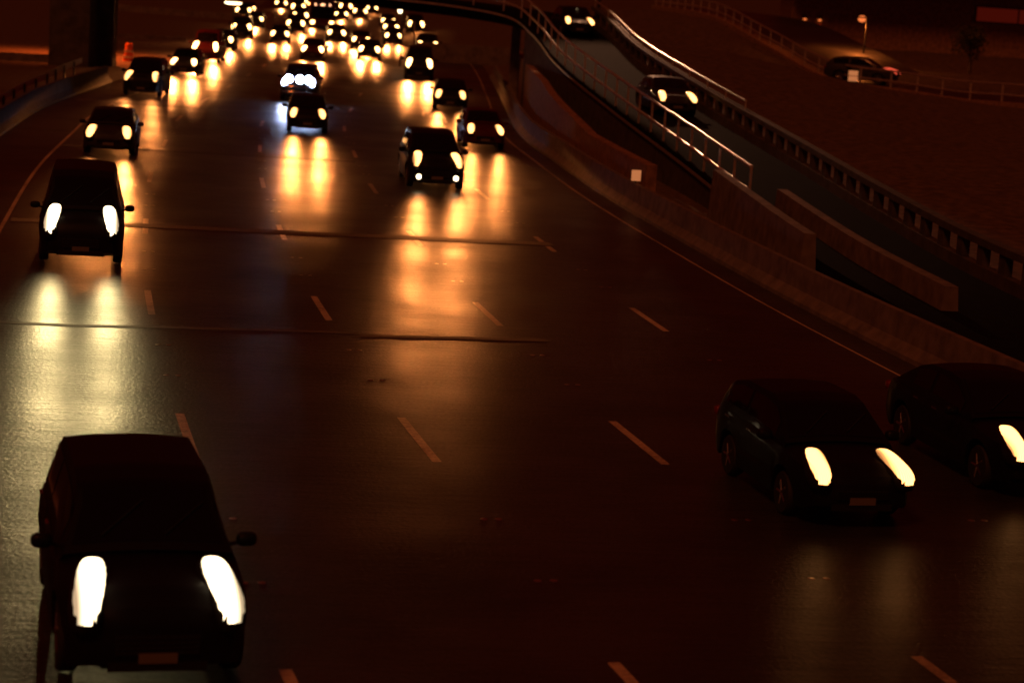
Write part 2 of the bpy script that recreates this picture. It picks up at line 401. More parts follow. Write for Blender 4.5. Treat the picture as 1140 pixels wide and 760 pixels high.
PROTO = {}
def make_car(kind, lens):
    K, hw, prof, cab, yf, yr = car_fns(kind); L, W = K['L'], K['W']; rw = K['wheel']
    o = {}
    root = empty('parked_car', (0, 0, 0))
    ys = sorted(set([0, .02, .06, .12, .2, .3]+list(np.round(np.linspace(.3, L-.3, 62), 3))+[L-.2, L-.1, L-.04, L]))
    P = []
    for y in ys:
        h = prof(y); P.append([(-x, y, z) for x, z in h[::-1]]+[(x, y, z) for x, z in h[1:]])
    b = MB().grid(P); n = len(P[0])
    b.add(P[0], [tuple(range(n))]); b.add(P[-1], [tuple(range(n))[::-1]])
    y0, y1 = K['roof'][0][0]+.01, K['roof'][-1][0]-.01
    us = np.linspace(-1, 1, 25)
    b.grid([[cab(y, u) for u in us] for y in np.linspace(y0, y1, 40)])
    body = b.build('body', PAINT['black'], root, True, 35)
    g = M['glass']
    ry = K['roof']; ca, cb = ry[0][0], ry[1][0]; ea, eb = ry[-2][0], ry[-1][0]
    ws = MB().grid(patch(cab, ca+.10, cb+.06, -.46, .46, .007, L=L)).build('windscreen', g, root, True)
    MB().grid(patch(cab, ea+.02, eb-.10, -.44, .44, .007, L=L)).build('rear_window', g, root, True)
    midy = (cb+ea)/2
    for sg in (-1, 1):
        for a, c in ((ca+.42, midy-.05), (midy+.05, ea-.02)):
            MB().grid(patch(cab, a, c, sg*.58, sg*.90, .007, L=L)).build('side_window', g, root, True)
        m = MB().pod((sg*(hw(ca+.35)+.10), ca+.38, lerpt(ca+.4, K['hood'])+.06), (.11, .07, .075), .7, 8); m.tube([(sg*(hw(ca+.35)*.92), ca+.4, lerpt(ca+.4, K['hood'])), (sg*(hw(ca+.35)+.06), ca+.4, lerpt(ca+.4, K['hood'])+.03)], .02, 6)
        m.build('wing_mirror', PAINT['black'], root, True)
        # door shut lines and handle
        for a, c in ((ca+.30, midy-.03), (midy+.03, ea-.02)):
            def bod(y, u):
                h = prof(y); i0 = 4; q = min(1.999, max(0, u*2)); i = int(q); fr = q-i; A, B = h[i0+i], h[i0+i+1]
                return Vector((sg*(A[0]+(B[0]-A[0])*fr), y, A[1]+(B[1]-A[1])*fr))
            d = MB().grid(patch(bod, a, min(c, yr-rw-.12) if c > yr-rw-.12 else c, .04, .93, .005, L=L, nu=6)).build('door', PAINT['black'], root, True)
            hx = bod(c-.22, .72)
            MB().box((hx.x+sg*.012, c-.30, hx.z), (.03, .18, .03)).build('door_handle', M['chrome'], d)
    # wheels
    for wy in (yf, yr):
        for sg in (-1, 1):
            cx = sg*(hw(wy)-.13); wr = empty('wheel', (0, 0, 0)); wr.parent = root; wr.location = (cx, wy, rw)
            w2 = .10
            MB().lathe([(rw*.62, -w2), (rw*.92, -w2), (rw, -w2*.65), (rw, w2*.65), (rw*.92, w2), (rw*.62, w2)], 28, 'x').build('tyre', M['rubber'], wr, True)
            rm = MB().lathe([(rw*.62, sg*(w2-.005)), (rw*.60, sg*(w2-.03)), (rw*.56, sg*(w2-.05)), (.02, sg*(w2-.055))], 28, 'x')
            for q in range(5):
                a = 2*math.pi*q/5
                rm.tube([(sg*(w2-.03), 0, 0), (sg*(w2-.02), rw*.58*math.cos(a), rw*.58*math.sin(a))], [.045, .03], 6)
            rm.build('rim', M['alloy'], wr, True)
    # front: grille, lower intake, plate, bumper lip
    zf = lerpt(0, K['hood'])
    gr = MB()
    gh = max(.12, zf-.42-.04)
    gr.box((0, -.005, .42+gh/2), (hw(0)*1.15, .02, gh))
    for q in range(4): gr.box((0, -.022, .42+gh*(q+.5)/4), (hw(0)*1.12, .014, .012))
    gr.build('grille', M['plastic'], root)
    MB().box((0, -.006, .31), (hw(0)*1.35, .024, .09)).build('air_intake', M['plastic'], root)
    MB().box((0, -.034, .40), (.372, .012, .10)).build('number_plate', M['plate'], root)
    lx, ly, lz = K['lamp']; lr = K['lr']
    for sg in (-1, 1):
        h = MB().pod((sg*lx, ly+.02, lz-.01), (lr[0]+.022, lr[1]+.03, lr[2]+.01), .7, 10, R(15 if kind != 'van' else 22), sg*R(8)).build('headlamp', M['plastic'], root, True)
        MB().pod((sg*lx, ly-.012, lz+.012), (lr[0], lr[1], lr[2]), .7, 12, R(15 if kind != 'van' else 22), sg*R(8)).build('lens', lens, h, True)  # lens stretched back so its shape carries the headlight streak
        MB().pod((sg*hw(L-.1)*.84, L-.05, .82*lerpt(L-.3, K['hood'])), (.15, .07, .08), .6, 8).build('tail_lamp', M['tail'], root, True)
    for w in (-.32, .12):
        pa, pb = cab(ca+.16, w*.9), cab(ca+.5, w+.30)
        MB().tube([pa+Vector((0, -.02, .02)), pb+Vector((0, -.02, .02))], .010, 5).build('wiper', M['plastic'], root)
    return root

def make_bus():
    root = empty('city_bus', (0, 0, 0)); W, H, L = 2.5, 3.1, 11
    def sec(y, q):
        w = W/2*q; return [(-w, y, .35), (-w, y, H-.3), (-w+.12, y, H-.08), (-w+.35, y, H), (w-.35, y, H), (w-.12, y, H-.08), (w, y, H-.3), (w, y, .35)]
    P = [sec(0, .95), sec(.12, 1), sec(L-.1, 1), sec(L, .97)]
    b = MB().grid([p+[p[0]] for p in P]); b.add(P[0], [tuple(range(8))]); b.add(P[-1], [tuple(range(8))])
    b.build('body', PAINT['maroon'], root)
    MB().box((0, -.012, 1.65), (2.2, .03, 1.25)).build('windscreen', M['glass'], root)
    MB().box((0, -.012, 2.62), (1.9, .03, .34)).build('destination_display', M['plastic'], root)
    for x in (-.72, 0, .72):
        MB().pod((x, -.04, 2.42 if x else 2.42), (.22 if x == 0 else .09, .03, .08), .6, 6).build('marker_lamp', M['marker_lamp'], root, True)
    for sg in (-1, 1):
        for k in range(6):
            MB().box((sg*1.253, 1.2+k*1.6, 1.75), (.02, 1.4, .95)).build('side_window', M['glass'], root)
        h = MB().pod((sg*.95, .02, .66), (.24, .1, .2), .6, 8).build('headlamp', M['plastic'], root, True)
        MB().pod((sg*.95, -.03, .66), (.2, .1, .17), .6, 8).build('lens', M['lens_far'], h, True)
        for wy in (2.2, 8.4):
            MB().lathe([(.2, -.14), (.48, -.14), (.5, -.1), (.5, .1), (.48, .14), (.2, .14)], 20, 'x', (sg*1.12, wy, .5)).build('wheel', M['rubber'], root, True)
        m = MB().tube([(sg*1.2, 0, 2.3), (sg*1.45, -.25, 2.3), (sg*1.45, -.25, 2.1)], .025, 6); m.box((sg*1.45, -.25, 1.95), (.2, .08, .35)); m.build('wing_mirror', M['plastic'], root)
    MB().box((0, -.03, .5), (.45, .02, .12)).build('number_plate', M['plate'], root)
    return root

def copy_tree(o, parent=None):
    c = o.copy(); COL.objects.link(c)
    if parent: c.parent = parent
    for ch in list(o.children):
        if ch.type != 'LIGHT': copy_tree(ch, c)
    return c

LIGHTS = {}
def spot_data(key, energy, col, cut, width, size=100, blend=.4, radius=.11):
    """a dipped headlamp beam: sharp cut-off just under the horizon, a hot spot below it, fading sideways and towards the bumper"""
    if key in LIGHTS: return LIGHTS[key]
    l = bpy.data.lights.new('headlight_beam', 'SPOT'); l.energy = energy; l.color = col; l.spot_size = R(size); l.spot_blend = blend; l.shadow_soft_size = radius
    l.use_nodes = True; nt = l.node_tree; L = nt.links.new; em = nt.nodes['Emission']
    tc = nt.nodes.new('ShaderNodeTexCoord'); sp = nt.nodes.new('ShaderNodeSeparateXYZ'); L(tc.outputs['Normal'], sp.inputs[0])
    def math_(op, a, b=None):
        n = nt.nodes.new('ShaderNodeMath'); n.operation = op
        for i, v in enumerate((a, b)):
            if v is None: continue
            if isinstance(v, (int, float)): n.inputs[i].default_value = v
            else: L(v, n.inputs[i])
        return n.outputs[0]
    down = math_('MULTIPLY', sp.outputs['Y'], SGN)
    mr = nt.nodes.new('ShaderNodeMapRange'); mr.interpolation_type = 'SMOOTHSTEP'
    mr.inputs['From Min'].default_value = math.sin(R(cut[0])); mr.inputs['From Max'].default_value = math.sin(R(cut[1])); L(down, mr.inputs['Value'])
    q = math_('DIVIDE', down, math.sin(R(cut[2]))); q = math_('MULTIPLY', q, q); q = math_('DIVIDE', 1.0, math_('ADD', q, 1.0))
    u = math_('DIVIDE', sp.outputs['X'], math.sin(R(width))); u = math_('MULTIPLY', u, u); u = math_('ADD', u, 1.0); u = math_('DIVIDE', 1.0, math_('MULTIPLY', u, u))
    L(math_('MULTIPLY', math_('MULTIPLY', mr.outputs[0], q), u), em.inputs['Strength'])
    LIGHTS[key] = l
    return l

SGN = -1.0
KW = .10
BEAMS = dict(warm=(44000*KW, (1, .29, .065), (1.05, 2.5, 2.6), 9), white=(7800*KW, (1, .76, .33), (1.0, 3.0, 4.5), 14), blue=(9000*KW, (.5, .6, 1), (2.5, 4.5, 6), 9),
             far=(80000*KW, (1, .29, .065), (1.3, 3.4, 5), 16), dim=(300*KW, (1, .33, .065), (2, 5, 6), 14), ramp=(500*KW, (1, .45, .2), (1, 3, 4), 9))
def beam(root, kind, x, y, z, b, aim=0):
    o = bpy.data.objects.new('headlight_beam', spot_data(b, *BEAMS[b])); COL.objects.link(o); o.parent = root
    o.location = (x, y, z); o.rotation_euler = (R(90), 0, R(180))     # -Z axis towards local -Y

LENS = dict(warm='lens_warm', white='lens_white', blue='lens_blue', far='lens_far', dim='lens_warm', ramp='lens_warm')
def set_lens(root, mat):
    for ch in root.children:
        for g in ch.children:
            if g.name.startswith('lens') and g.material_slots:
                g.material_slots[0].link = 'OBJECT'; g.material_slots[0].material = mat
def set_paint(root, mat):
    for ch in root.children:
        if ch.name.split('.')[0] in ('body', 'door', 'wing_mirror'):
            ch.material_slots[0].link = 'OBJECT'; ch.material_slots[0].material = mat
def place_car(kind, X, Y, paint, lens, label, cat, name, group, rz=None, z=0, beams=2):
    """X, Y: the point on the road midway between the two headlamps"""
    first = kind not in PROTO
    if first: PROTO[kind] = make_bus() if kind == 'bus' else make_car(kind, M['lens_warm'])
    r = PROTO[kind] if first else copy_tree(PROTO[kind])
    if rz is None:
        t = ROAD.tan(SY(Y)); rz = math.atan2(-t[0], t[1])
    r.name = name
    ly = .05 if kind == 'bus' else KINDS[kind]['lamp'][1]
    d = Vector((-math.sin(rz), math.cos(rz)))
    r.location = (X-d.x*ly, Y-d.y*ly, z+.003); r.rotation_euler = (0, 0, rz)
    tag(r, label, cat, group)
    if kind != 'bus':
        set_paint(r, PAINT[paint])
    set_lens(r, M[LENS[lens]])
    lx, lz = (.95, .66) if kind == 'bus' else (KINDS[kind]['lamp'][0], KINDS[kind]['lamp'][2])
    for sg in ((-1, 1) if beams == 2 else (0,)):
        beam(r, kind, sg*lx, -.14, lz-.04, lens)
    return r

G0 = 'cars queueing towards the camera on the motorway'
CARS = [
    # kind, X, Y, paint, lens, name, category, label
    ('suv', -3.31, 20.1, 'black', 'white', 'four_wheel_drive', 'car', 'black four wheel drive closest to us in the edge lane, its bonnet nearest the bottom'),
    ('van', -9.78, 47.4, 'black', 'white', 'minivan', 'van', 'black minivan lighting the edge lane ahead with a pale greenish white pool'),
    ('sedan', -14.2, 72.9, 'graphite', 'warm', 'sedan_car', 'car', 'dark sedan in the edge lane just behind the black minivan with the greenish pool'),
    ('suv', -18.5, 102.6, 'black', 'warm', 'four_wheel_drive', 'car', 'dark four wheel drive in the edge lane heading the tight queue beside the orange barrel'),
    ('hatch', -19.5, 121.1, 'graphite', 'far', 'hatchback_car', 'car', 'dark hatchback second in the tight edge lane queue by the orange barrel'),
    ('van', -20.8, 137.5, 'maroon', 'far', 'minivan', 'van', 'minivan third in the tight edge lane queue behind the orange barrel'),
    ('sedan', -22.4, 156.0, 'black', 'far', 'sedan_car', 'car', 'sedan fourth in the tight edge lane queue, ahead of the low pale lamp'),
    ('suv', -24.3, 180.0, 'navy', 'far', 'four_wheel_drive', 'car', 'four wheel drive in the edge lane first beyond the low pale lamp'),
    ('hatch', -26.9, 209.1, 'black', 'far', 'hatchback_car', 'car', 'hatchback in the edge lane second beyond the low pale lamp'),
    ('sedan', -33.5, 286.0, 'black', 'far', 'sedan_car', 'car', 'sedan farthest back of all lit cars in the edge lane'),
    # second lane
    ('hatch', -8.96, 87.6, 'black', 'warm', 'hatchback_car', 'car', 'black hatchback leading the second lane just ahead of the blue white lamps'),
    ('suv', -11.42, 106.5, 'graphite', 'blue', 'four_wheel_drive', 'car', 'four wheel drive with glaring blue white driving lamps on its bull bar'),
    ('sedan', -15.2, 149.7, 'maroon', 'far', 'sedan_car', 'car', 'sedan in the second lane first behind the blue white lamps'),
    ('hatch', -20.4, 174.3, 'navy', 'far', 'hatchback_car', 'car', 'hatchback in the second lane second behind the blue white lamps'),
    ('suv', -24.6, 227.7, 'black', 'far', 'four_wheel_drive', 'car', 'four wheel drive in the second lane beside the maroon bus'),
    ('van', -28.6, 262.0, 'graphite', 'far', 'minivan', 'van', 'van in the second lane first beyond the maroon bus'),
    ('sedan', -33.0, 306.0, 'graphite', 'far', 'sedan_car', 'car', 'sedan second from the back of the second lane queue'),
    # third lane
    ('sedan', -11.73, 155.8, 'navy', 'far', 'sedan_car', 'car', 'sedan heading the queue in the lane of the maroon bus'),
    ('hatch', -13.75, 173.4, 'maroon', 'far', 'hatchback_car', 'car', 'hatchback second in the queue in the lane of the maroon bus'),
    ('sedan', -16.9, 186.0, 'graphite', 'far', 'sedan_car', 'car', 'sedan directly in front of the maroon bus'),
    ('hatch', -22.3, 250.3, 'black', 'far', 'hatchback_car', 'car', 'hatchback directly behind the maroon bus'),
    ('suv', -28.0, 310.0, 'black', 'far', 'four_wheel_drive', 'car', 'four wheel drive third behind the maroon bus in the same lane'),
    # fourth lane
    ('suv', -2.81, 68.8, 'black', 'warm', 'four_wheel_drive', 'car', 'black four wheel drive leading the fourth lane with lit fog lamps under its headlamps'),
    ('van', -6.94, 134.3, 'black', 'far', 'minivan', 'van', 'dark minivan near the right barrier, nearest lit vehicle below the ramp bridge'),
    ('hatch', -12.08, 187.5, 'black', 'far', 'hatchback_car', 'car', 'hatchback in the fourth lane first beyond the thin bare pole'),
    ('sedan', -15.8, 235.5, 'navy', 'far', 'sedan_car', 'car', 'sedan in the fourth lane third beyond the thin bare pole'),
    ('suv', -21.1, 262.3, 'graphite', 'far', 'four_wheel_drive', 'car', 'four wheel drive third from the back of the fourth lane'),
    ('sedan', -27.2, 324.3, 'black', 'far', 'sedan_car', 'car', 'sedan farthest back of all lit cars in the fourth lane'),
    ('hatch', 4.77, 28.4, 'black', 'dim', 'hatchback_car', 'car', 'black hatchback alone on the dark tarmac in the lower right'),
    # fifth lane
    ('sedan', -3.9, 107.5, 'black', 'warm', 'sedan_car', 'car', 'dark sedan in the outermost lane behind the maroon hatchback by the retaining wall'),
    ('hatch', -1.64, 85.4, 'maroon', 'warm', 'hatchback_car', 'car', 'maroon hatchback in the outermost lane beside the retaining wall'),
    ('sedan', 8.0, 30.9, 'black', 'dim', 'sedan_car', 'car', 'black sedan cut off by the right border in the outermost lane'),
    # denser traffic far back
    ('suv', -21.9, 199.0, 'black', 'far', 'four_wheel_drive', 'car', 'four wheel drive in the second lane third behind the blue white lamps'),
    ('hatch', -32.6, 247.0, 'graphite', 'far', 'hatchback_car', 'car', 'hatchback second from the back of the edge lane queue'),
    ('suv', -31.2, 232.0, 'black', 'far', 'four_wheel_drive', 'car', 'four wheel drive in the edge lane third beyond the low pale lamp'),
    ('van', -24.6, 282.0, 'maroon', 'far', 'minivan', 'van', 'van second behind the maroon bus in the same lane'),
    ('hatch', -35.5, 338.0, 'navy', 'far', 'hatchback_car', 'car', 'hatchback at the very back of the second lane queue'),
    ('sedan', -14.0, 213.0, 'maroon', 'far', 'sedan_car', 'car', 'sedan in the fourth lane second beyond the thin bare pole'),
    ('hatch', -21.9, 292.0, 'black', 'far', 'hatchback_car', 'car', 'hatchback second from the back of the fourth lane'),
    ('suv', -8.1, 168.0, 'graphite', 'far', 'four_wheel_drive', 'car', 'four wheel drive in the outermost lane just beyond the ramp bridge'),
    ('van', -12.0, 221.0, 'black', 'far', 'minivan', 'van', 'van farthest back of all lit vehicles in the outermost lane'),
    ('sedan', -29.5, 345.0, 'maroon', 'far', 'sedan_car', 'car', 'sedan last of the queue behind the maroon bus'),
]
for (kind, X, Y, paint, lens, name, cat, label) in CARS:
    far = Y > 140
    r = place_car(kind, X, Y, paint, lens, label, cat, name, G0, beams=1 if Y > 200 else 2)
    if (X, Y) == (-2.81, 68.8):
        for sg in (-1, 1):
            f = MB().lathe([(.095, -.03), (.095, .04), (.06, .05)], 14, 'y', (sg*.60, -.03, .42)).build('fog_lamp', M['plastic'], r, True)
            MB().pod((sg*.60, -.065, .42), (.085, .03, .085), .9, 8).build('fog_lens', M['lens_white'], f, True)
    if (X, Y) == (-11.42, 106.5):
        br = MB()
        for zz in (.5, .75, 1.0): br.tube([(-.8, -.1, zz), (-.6, -.22, zz), (.6, -.22, zz), (.8, -.1, zz)], .032, 8)
        for xx in (-.45, .45): br.tube([(xx, -.22, .4), (xx, -.22, 1.08)], .032, 8)
        b = br.build('bull_bar', M['chrome'], r, True)
        for xx in (-.45, .10, .53):  # bull bar lamps added to enlarge the blue white glare
            h = MB().lathe([(.12, .06), (.22, .02), (.23, -.06), (.19, -.07)], 18, 'y', (xx, -.30, 1.12)).build('glare_lamp', M['dark_metal'], r, True)
            MB().pod((xx, -.38, 1.12), (.20, .03, .20), .95, 10).build('glare_lens', M['lens_glare'], h, True)
# roof display on the far teal lit van
bus = place_car('bus', -21.15, 216.1, 'maroon', 'far', 'maroon bus with three small marker lamps over its windscreen', 'bus', 'city_bus', G0, beams=2)
# cars on the ramp: one at the bend, one on the slope
for Y, paint, kind, label in ((84.5, 'graphite', 'sedan', 'grey sedan coming down the ramp behind the steel rails'), (107.5, 'black', 'hatch', 'black hatchback at the bend of the elevated ramp')):
    s = ramp_s_at_Y(Y); q = RAMP.off(s, 2.1); t = RAMP.tan(s)
    place_car(kind, q[0], q[1], paint, 'ramp', label, 'car', kind+('_car' if kind == 'sedan' else 'back_car'), 'cars on the ramp', rz=math.atan2(-t[0], t[1]), z=rz_(s)+.3, beams=2)

# ------------------------------------------------------------------ ramp
rs0, rs1 = ramp_s_at_Y(54), RAMP.len
root = tag(empty('elevated_ramp', tuple(RAMP.at(rs0)[:2])+(0,)), 'elevated concrete ramp that bends over the motorway and descends to its right side', 'ramp')
root_loc = Vector(root.location)
def child(mb, name, mat, parent, **k):
    mb.v = [tuple(Vector(v)-root_loc) for v in mb.v]
    return mb.build(name, mat, parent, **k)
def samples(s0, s1, step): return np.linspace(s0, s1, max(2, int((s1-s0)/step)+1))
# deck slab
child(sweep(RAMP, 0, rs1, [(0, 0.0), (0, .30), (RW, .30), (RW, 0.0), (RW-.8, -.5), (.8, -.5)], .8, rz_), 'deck', M['deck'], root)
# side wall down to the ground on the slope section
mb = MB(); P = []
for t in samples(rs0, ramp_s_at_Y(111), 1.0):
    P.append([(*RAMP.off(t, .06), -.03), (*RAMP.off(t, .06), rz_(t)-.005)])
P2 = [[(*RAMP.off(t, .5), -.03), (*RAMP.off(t, .5), rz_(t)-.005)] for t in samples(rs0, ramp_s_at_Y(111), 1.0)]
full = [a+b[::-1]+[a[0]] for a, b in zip(P, P2)]
mb.grid(full); mb.add(full[0][:4], [(0, 1, 2, 3)]); mb.add(full[-1][:4], [(3, 2, 1, 0)])
child(mb, 'side_wall', M['dark_concrete'], root)
# piers under the bridge part
for q in ((-.9, 118.4),):
    child(MB().box((q[0], q[1], 2.05), (.5, .5, 4.2)), 'pier', M['concrete'], root)
ps = float(np.interp(27, -RAMP.p[:, 0], RAMP.s)); q = RAMP.off(ps, 2)
child(MB().box((-26.6, 125.0, 2.62), (2.3, 2.6, 5.3)), 'pier', M['dark_concrete'], root)
child(MB().box((-24.95, 126.6, 2.62), (.9, 1.2, 5.3)), 'pier', M['dark_concrete'], root)
# steel railing in place of vehicle light streaks: edge strip, middle rail, top rail, posts
rail = tag(empty('ramp_streak_railing', tuple(RAMP.at(rs0))), 'three rail steel railing standing in for light streaks along the near ramp edge', 'railing')
root_loc = Vector(rail.location)
def along(o, dz, s0, s1, st=.8): return [(*RAMP.off(t, o), rz_(t)+dz) for t in samples(s0, s1, st)]
sN = ramp_s_at_Y(63)
child(sweep(RAMP, rs0+.3, rs1, [(-.03, .03), (-.03, .13), (.0, .13), (.0, .03)], .8, rz_), 'edge_strip', M['galv'], rail)
for dz in (.76, 1.46):
    child(MB().tube(along(.12, dz, sN, rs1), .055, 8), 'rail', M['galv'], rail, smooth=True)
pm = 0
for t in np.arange(sN, ramp_s_at_Y(113)+14, 2.4):
    q = RAMP.off(t, .12); z = rz_(t)
    child(MB().box((q[0], q[1], z+.30+.6), (.07, .07, 1.2)), 'post', M['galv'], rail)
# parapet that ends in a blunt nose, and the inner one beyond it
def parapet(name, o, s0, s1, hgt, label, w=.3, zoff=.0, mat='concrete', taper=True):
    mb = MB(); n = samples(s0, s1, 1.0); P = []
    for i, t in enumerate(n):
        zt = rz_(t)+hgt; zb = min(rz_(t), 0)-.03
        P.append([(*RAMP.off(t, o-.08), zb), (*RAMP.off(t, o), zt), (*RAMP.off(t, o+w), zt), (*RAMP.off(t, o+w+.08), zb), (*RAMP.off(t, o-.08), zb)])
    mb.grid(P); mb.add(P[0][:4], [(0, 1, 2, 3)]); mb.add(P[-1][:4], [(3, 2, 1, 0)])
    return tag(mb.build(name, M[mat]), label, 'barrier')
parapet('ramp_parapet', -.42, rs0, ramp_s_at_Y(66), .95, 'concrete ramp parapet with a blunt end closest to the motorway')
parapet('ramp_parapet', .95, ramp_s_at_Y(47), ramp_s_at_Y(63), .85, 'concrete parapet with a blunt end in the middle of the ramp mouth')
# balustrade with openings on the far side
bal = tag(empty('ramp_balustrade', tuple(RAMP.off(rs0, RW-.2))+(rz_(rs0),)), 'pierced concrete balustrade along the far side of the ramp', 'balustrade')
root_loc = Vector(bal.location)
BO = RW-.3; b0, b1 = ramp_s_at_Y(42.5), ramp_s_at_Y(112)
child(sweep(RAMP, b0, b1, [(BO, .30), (BO, .62), (BO+.26, .62), (BO+.26, .0)], .8, rz_), 'plinth', M['dark_concrete'], bal)
child(sweep(RAMP, b0, b1, [(BO-.02, 1.12), (BO-.02, 1.30), (BO+.28, 1.30), (BO+.28, 1.12)], .8, rz_), 'coping', M['dark_concrete'], bal)
for t in np.arange(b0+.3, b1, 1.6):
    q = RAMP.off(t, BO+.13); tt = RAMP.tan(t)
    child(MB().box((q[0], q[1], rz_(t)+.871), (.2, .45, .50), math.atan2(-tt[0], tt[1])), 'post', M['dark_concrete'], bal)
child(MB().tube(along(BO+.13, 1.62, ramp_s_at_Y(80), b1+10), .04, 8), 'hand_rail', M['galv'], bal, smooth=True)
for t in np.arange(ramp_s_at_Y(80), b1, 3.2):
    q = RAMP.off(t, BO+.13); child(MB().box((q[0], q[1], rz_(t)+1.46), (.05, .05, .32)), 'rail_post', M['galv'], bal)

# ------------------------------------------------------------------ barriers and walls beside the motorway
F = [(0, 0), (.0, .10), (.18, .30), (.24, .82), (.40, .82), (.46, .30), (.64, .10), (.64, 0)]
tag(sweep(ROAD, 4, SY(142), [(11.2+o, z) for o, z in F], 2).build('motorway_barrier', M['concrete']), 'low concrete barrier along the right edge of the motorway', 'barrier')
tag(sweep(ROAD, SY(40), SY(112), [(-9.3-o, z) for o, z in F], 2).build('motorway_barrier', M['dark_concrete']), 'low dark concrete barrier along the left shoulder', 'barrier')
wt = lambda t: float(np.interp(t, [SY(66), SY(78), SY(95), SY(132)], [1.32, 1.34, 2.4, 2.5]))
mb = MB(); P = []
for t in samples(SY(66), SY(132), 1.5):
    a = ROAD.off(t, 12.05); b = ROAD.off(t, 12.4); P.append([(*a, -.03), (*a, wt(t)), (*b, wt(t)), (*b, -.03), (*a, -.03)])
mb.grid(P); mb.add(P[0][:4], [(0, 1, 2, 3)]); mb.add(P[-1][:4], [(3, 2, 1, 0)])
tag(mb.build('retaining_wall', M['brick']), 'brown masonry retaining wall rising behind the right barrier', 'wall')
# delineator plate on the barrier, its reflected glow put in as emission
q = ROAD.off(SY(65.0), 11.52); t = ROAD.tan(SY(65)); d = tag(empty('reflector_post', (q[0], q[1], .82), math.atan2(-t[0], t[1])), 'small square reflector plate standing on the right barrier', 'reflector')
MB().box((0, 0, .06), (.06, .05, .12)).build('stub', M['dark_metal'], d); MB().box((0, -.04, .24), (.30, .02, .34)).build('plate', M['sign_glow'], d)
# guard rail further out on the left
gl = Path([(-18.2, 70), (-19.8, 78), (-21.1, 85.7), (-22.3, 95), (-23.0, 102), (-23.9, 109.7), (-24.6, 118)], 1)
g = tag(empty('guard_rail', tuple(gl.at(0))+(0,)), 'galvanised guard rail on posts beside the dark bridge pier', 'guard rail')
root_loc = Vector(g.location)
child(sweep(gl, 0, gl.len, [(0, .52), (-.05, .58), (0, .66), (-.05, .74), (0, .82), (.02, .82), (-.02, .74), (.02, .66), (-.02, .58), (.02, .52)], 1), 'rail', M['galv'], g)
for s in np.arange(.5, gl.len, 4): q = gl.off(s, .08); child(MB().box((q[0], q[1], .38), (.09, .12, .82)), 'post', M['dark_metal'], g)
# orange barrel
b = tag(empty('traffic_barrel', (-24.9, 133.2, -.02)), 'orange plastic traffic barrel standing on the left shoulder', 'traffic barrel')
MB().lathe([(.36, 0), (.36, .06), (.31, .07), (.30, .40), (.27, .42), (.26, .75), (.23, .77), (.22, 1.02), (.18, 1.08)], 24).build('drum', M['orange'], b, True)
for z0, r0 in ((.2, .309), (.56, .271)): MB().lathe([(r0+.003, z0), (r0+.001, z0+.12)], 24).build('reflective_band', M['band_white'], b, True)

# ------------------------------------------------------------------ lamps
RAMPW = 11000
def street_lamp(x, y, z, H, arm, mat, label, power, col, head=(.5, .2, .1), cone=130, group='street lamps', rz=0):
    r = tag(empty('street_lamp', (x, y, z), rz), label, 'street lamp', group)
    MB().tube([(0, 0, -.1), (0, 0, H*.97), (arm*.35, 0, H), (arm, 0, H+.02)], [.07, .05, .04, .035], 8).build('pole', M['dark_metal'], r, True)
    h = MB().box((arm, 0, H+.05), (head[0]+.08, head[1]+.06, .09), top=.8).build('lamp_head', M['dark_metal'], r)
    MB().pod((arm, 0, H-.03), (head[0]/2, head[1]/2, head[2]), .8, 8).build('lens', mat, h, True)
    l = bpy.data.lights.new('street_light', 'SPOT'); l.energy = power; l.color = col; l.spot_size = R(cone); l.spot_blend = .7; l.shadow_soft_size = .2
    o = bpy.data.objects.new('street_light', l); COL.objects.link(o); o.parent = r; o.location = (arm, 0, H-.2)
    return r
SOD = (1, .22, .035)
street_lamp(20.74, 135, 3.0, 2.6, -.3, M['lamp_orange'], 'short lit sodium lamp on the upper road behind the rails', 1900, SOD, (.5, .35, .2), 172)
street_lamp(-26.11, 135, 0, 7.5, -1.2, M['lamp_orange'], 'tall street lamp pole behind the dark bridge pier', 10000, (1, .14, .02), (.7, .3, .1))
street_lamp(-23.6, 170, 0, 3.15, -.1, M['lamp_pale'], 'low post with a wide pale lamp beside the edge lane queue', 120, (1, .5, .18), (1.35, .25, .13))
street_lamp(-9.1, 150, 0, 3.9, -.2, M['lamp_pale'], 'pale lamp leaning beside the fourth lane under the ramp bridge', 150, (1, .5, .18), (.3, .3, .22))
# tall lamp added at the bend of the ramp, its head above the picture, lighting the rails along the slope
q = RAMP.off(ramp_s_at_Y(113.5), 4.6)
r = tag(empty('street_lamp', (q[0], q[1], 4.2)), 'tall lamp post added at the outer ramp bend to light the rails', 'street lamp', 'street lamps')
MB().tube([(0, 0, -4.2), (0, 0, 8.0), (-.1, -.5, 8.4), (-.3, -1.6, 8.5)], [.09, .06, .05, .04], 8).build('pole', M['dark_metal'], r, True)
h = MB().box((-.3, -1.8, 8.55), (.36, .7, .12), top=.8).build('lamp_head', M['dark_metal'], r)
MB().pod((-.3, -1.8, 8.47), (.13, .28, .05), .8, 8).build('lens', M['lamp_pale'], h, True)
l = bpy.data.lights.new('street_light', 'SPOT'); l.energy = RAMPW; l.color = (1, .46, .24); l.spot_size = R(84); l.spot_blend = .5; l.shadow_soft_size = .16
